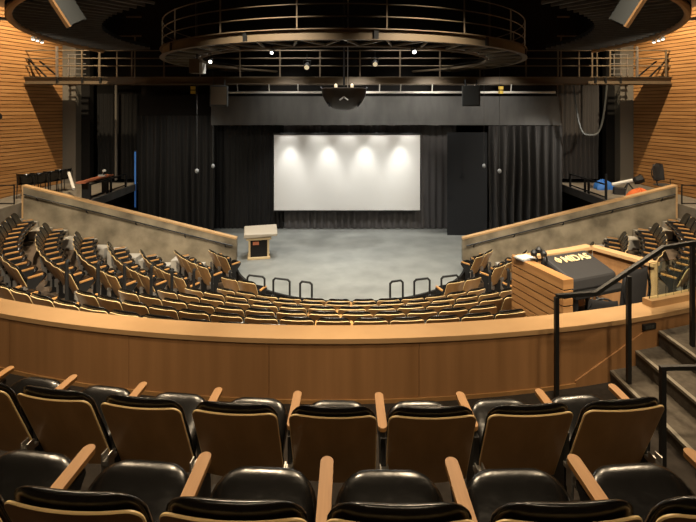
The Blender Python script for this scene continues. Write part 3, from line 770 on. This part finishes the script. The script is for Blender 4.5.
# stage lamps on and round the catwalk
def stage_lamp(px, py, Y, lab, on=True, big=.5):
    x = (px-348)/480*Y; z = (108-py)/480*Y
    t = thing('stage_lamp', lab, 'lamp', (x,Y,z), 0, 'stage lamps around the catwalk')
    Mx = Matrix.Rotation(rad(-65),4,'X')
    MB().lathe([(.07*big,.22*big),(.10*big,.1*big),(.11*big,-.12*big),(.10*big,-.14*big)],14,Mx).build('body', M['metal'], t, True)
    MB().lathe([(.085*big,-.145*big),(.09*big,-.15*big)],14,Mx).build('lens', M['lamp'] if on else M['dimlamp'], t)
    MB().tube([(-.13*big,0,0),(-.13*big,0,.2*big),(.13*big,0,.2*big),(.13*big,0,0)],.012,5).build('yoke', M['metal'], t)
    MB().tube([(0,0,.2*big),(0,0,.45*big)],.015,5).build('stem', M['metal'], t)
stage_lamp(211,61,12.6,'lit stage lamp under the left of the ring catwalk')
stage_lamp(272,52,11.3,'lit stage lamp under the ring catwalk, nearest left of centre',big=.4)
stage_lamp(414,51,11.3,'lit stage lamp under the ring catwalk, right of centre')
stage_lamp(307,66,17.6,'pale lamp standing over the catwalk left of centre',False,1.0)
stage_lamp(375,63,17.6,'pale lamp standing over the catwalk right of centre',False,.95)
x = (197-348)/480*13; t = thing('projector','boxy projector with a white lens end hanging under the ring catwalk, left','projector',(x,13,1.12))
MB().box(-.18,.10,-.12,.25,-.18,.2).build('case', M['brownsteel'], t, bevel=.01); MB().box(.10,.18,-.13,.2,-.18,.1).build('lens_end', M['white'], t); MB().bar((0,0,.2),(0,0,.4),.03).build('mount', M['metal'], t)
# yellow tags
for px, nm in ((193,'left'),(501,'right')):
    x = (px-348)/480*18.2; t = thing('yellow_tag','pair of small yellow hanging tags under the catwalk at the %s' % nm,'tag',(x,18.2,.62))
    MB().box(-.09,.09,-.01,.01,.08,.20).build('plate', M['yellow'], t); MB().box(-.09,.09,-.01,.01,-.08,.04).build('plate', M['yellow'], t); MB().tube([(0,0,-.08),(0,0,.5)],.01,5).build('wire', M['metal'], t)
# hanging microphones
for px, py, Y, lab in ((197,171,16.5,'small hanging microphone before the left curtain, outer one'),(213,166,17.5,'small hanging microphone before the left curtain, inner one'),(484,166,17.5,'small hanging microphone before the flat panel at right'),(499.5,171,16.5,'small hanging microphone before the right pleated curtain')):
    x = (px-348)/480*Y; z = (108-py)/480*Y; t = thing('hanging_microphone',lab,'microphone',(x,Y,z),0,'hanging microphones over the stage')
    MB().lathe([(.02,-.08),(.055,-.05),(.07,0),(.055,.05),(.02,.08)],12).build('head', M['grey'], t, True); MB().tube([(0,0,.08),(0,0,1.4-z)],.007,5).build('cable', M['spk'], t)
# cable loop
pts = []
for i in range(25):
    u = i/24; px = 574+33*u; py = 85+50*(1-(2*u-1)**4 if True else 0)
    Y = 17.6; pts.append(((px-348)/480*Y, Y, (108-py)/480*Y))
t = MB().tube(pts,.035,6).build('hanging_cable', M['spk'], None, True); tag(t,'thick grey cable hanging in a loop under the right catwalk','cable')
# wall lamp left edge
Y = 16.2; t = thing('wall_spotlight','small black spotlight fixed on the left slatted wall at the frame edge','spotlight',(-12.05,16.2,-.33))
MB().lathe([(.10,0),(.12,.12),(.10,.32)],12,Matrix.Rotation(rad(80),4,'Y')).build('head', M['metal'], t); MB().tube([(.1,0,0),(.1,0,-.35)],.025,6).build('stem', M['metal'], t); MB().bar((.1,0,-.3),(-.45,0,-.3),.05).build('bracket', M['metal'], t)
# grey poles beside left pillar
for i, px in enumerate((116,)):
    t = MB().tube([((px-348)/480*19.9,19.9,-3.0),((px-348)/480*19.9,19.9,1.0)],.05,8).build('standing_pole', M['pillar']); tag(t,'tall thin grey pole standing on the left gallery','pole')

# ------------------------------------------------------------------ lights
def area(loc, tgt, size, W, col, spread=180, shape='DISK'):
    l = bpy.data.lights.new('area_lamp','AREA'); l.shape = shape; l.size = size; l.energy = W; l.color = col; l.spread = rad(spread)
    o = bpy.data.objects.new('area_lamp', l); COL.objects.link(o); o.location = loc
    d = Vector(tgt)-Vector(loc); o.rotation_euler = d.to_track_quat('-Z','Y').to_euler(); return o
def spot(loc, tgt, W, col, ang, blend=.6, size=.1):
    l = bpy.data.lights.new('spot_lamp','SPOT'); l.energy = W; l.color = col; l.spot_size = rad(ang); l.spot_blend = blend; l.shadow_soft_size = size
    o = bpy.data.objects.new('spot_lamp', l); COL.objects.link(o); o.location = loc
    d = Vector(tgt)-Vector(loc); o.rotation_euler = d.to_track_quat('-Z','Y').to_euler(); return o
WARM = (1,.77,.50); NEU = (1,.93,.82)
for x in (-4.2,-1.4,1.4,4.2):        # unseen fill spots added behind the camera to brighten upper rows and parapet
    spot((x,-1.4,4.8),(x*.95,4.4,-2.6),420,WARM,56,.8,.15)
for x in (-5.5,-3.3,-1.1,1.1,3.3,5.5):   # narrow unseen spots added overhead to brighten the parapet
    spot((x,1.7,5.0),(x,4.5,-2.3),760,WARM,30,.9,.12)
for x in (-5,-1.7,1.7,5):            # ahead of the upper rows, shining back on them
    spot((x,8.8,4.6),(x*.8,2.8,-2.0),2000,WARM,46,.8,.22)
for x in (-6.5,-2.2,2.2,6.5):        # from the rear ceiling on to the lower rows
    spot((x*.8,4.2,5.0),(x,9.5,-4),5400,(1,.86,.66),58,.8,.12)
for x in (-6,-2,2,6):                # above the lower rows
    spot((x,9.0,3.2),(x,10.6,-4),1200,(1,.86,.66),100,.6,.1)
for s in (-1,1):
    spot((s*8.6,11.5,1.2),(s*8.2,14.6,-4),1150,(1,.86,.66),110,.7,.1)
    spot((s*9.4,15.9,5.2),(s*11.9,16.6,-1.0),2400,(1,.79,.52),96,.7,.05)
    spot((s*8.5,11.5,1.4),(s*10.6,17.8,1.1),160,(1,.86,.66),60,.9,.1)
for x, y in ((-2.2,14),(2.2,14),(0,13.6),(-1.8,17),(1.8,17)):
    spot((x,y,4.9),(x*1.6,y+.5,ZS),1750,(1,.97,.90),66,.8,.12)
for x in (-2.3,-.78,.68,2.07):
    spot((x,18.55,-.70),(x,19.2,-2.75),170,(1,.97,.91),46,1,.05)
    spot((x,16.9,.2),(x*1.15,19.25,-3.9),330,(1,.97,.91),56,1,.05)
for x in (-2.4,-1.2,0,1.2,2.4): spot((x,19.0,-.3),(x,19.2,-3.4),110,(1,.97,.91),60,.9,.04)
for x in (-2.2,.4,3.0,5.6): spot((x,16.6,.72),(x,18.8,-.2),(90,210,210,130)[int((x+2.2)/2.6+.1)],NEU,100,1,.15)
spot((9.2,15.6,.5),(6.9,18.6,-2.6),700,NEU,60,.9,.06)
spot((-4.8,15.2,.7),(-6.6,18.6,-2.6),220,NEU,66,.9,.1)
for s in (-1,1): spot((s*7.3,9.3,3.0),(s*4.9,13.4,1.5),170,WARM,50,.9,.1)
w = bpy.data.worlds.new('world'); SC.world = w; w.use_nodes = True
w.node_tree.nodes['Background'].inputs[0].default_value = (.5,.42,.33,1); w.node_tree.nodes['Background'].inputs[1].default_value = .02

SC.view_settings.view_transform = 'Standard'; SC.view_settings.look = 'None'; SC.view_settings.gamma = 1; SC.view_settings.exposure = 0
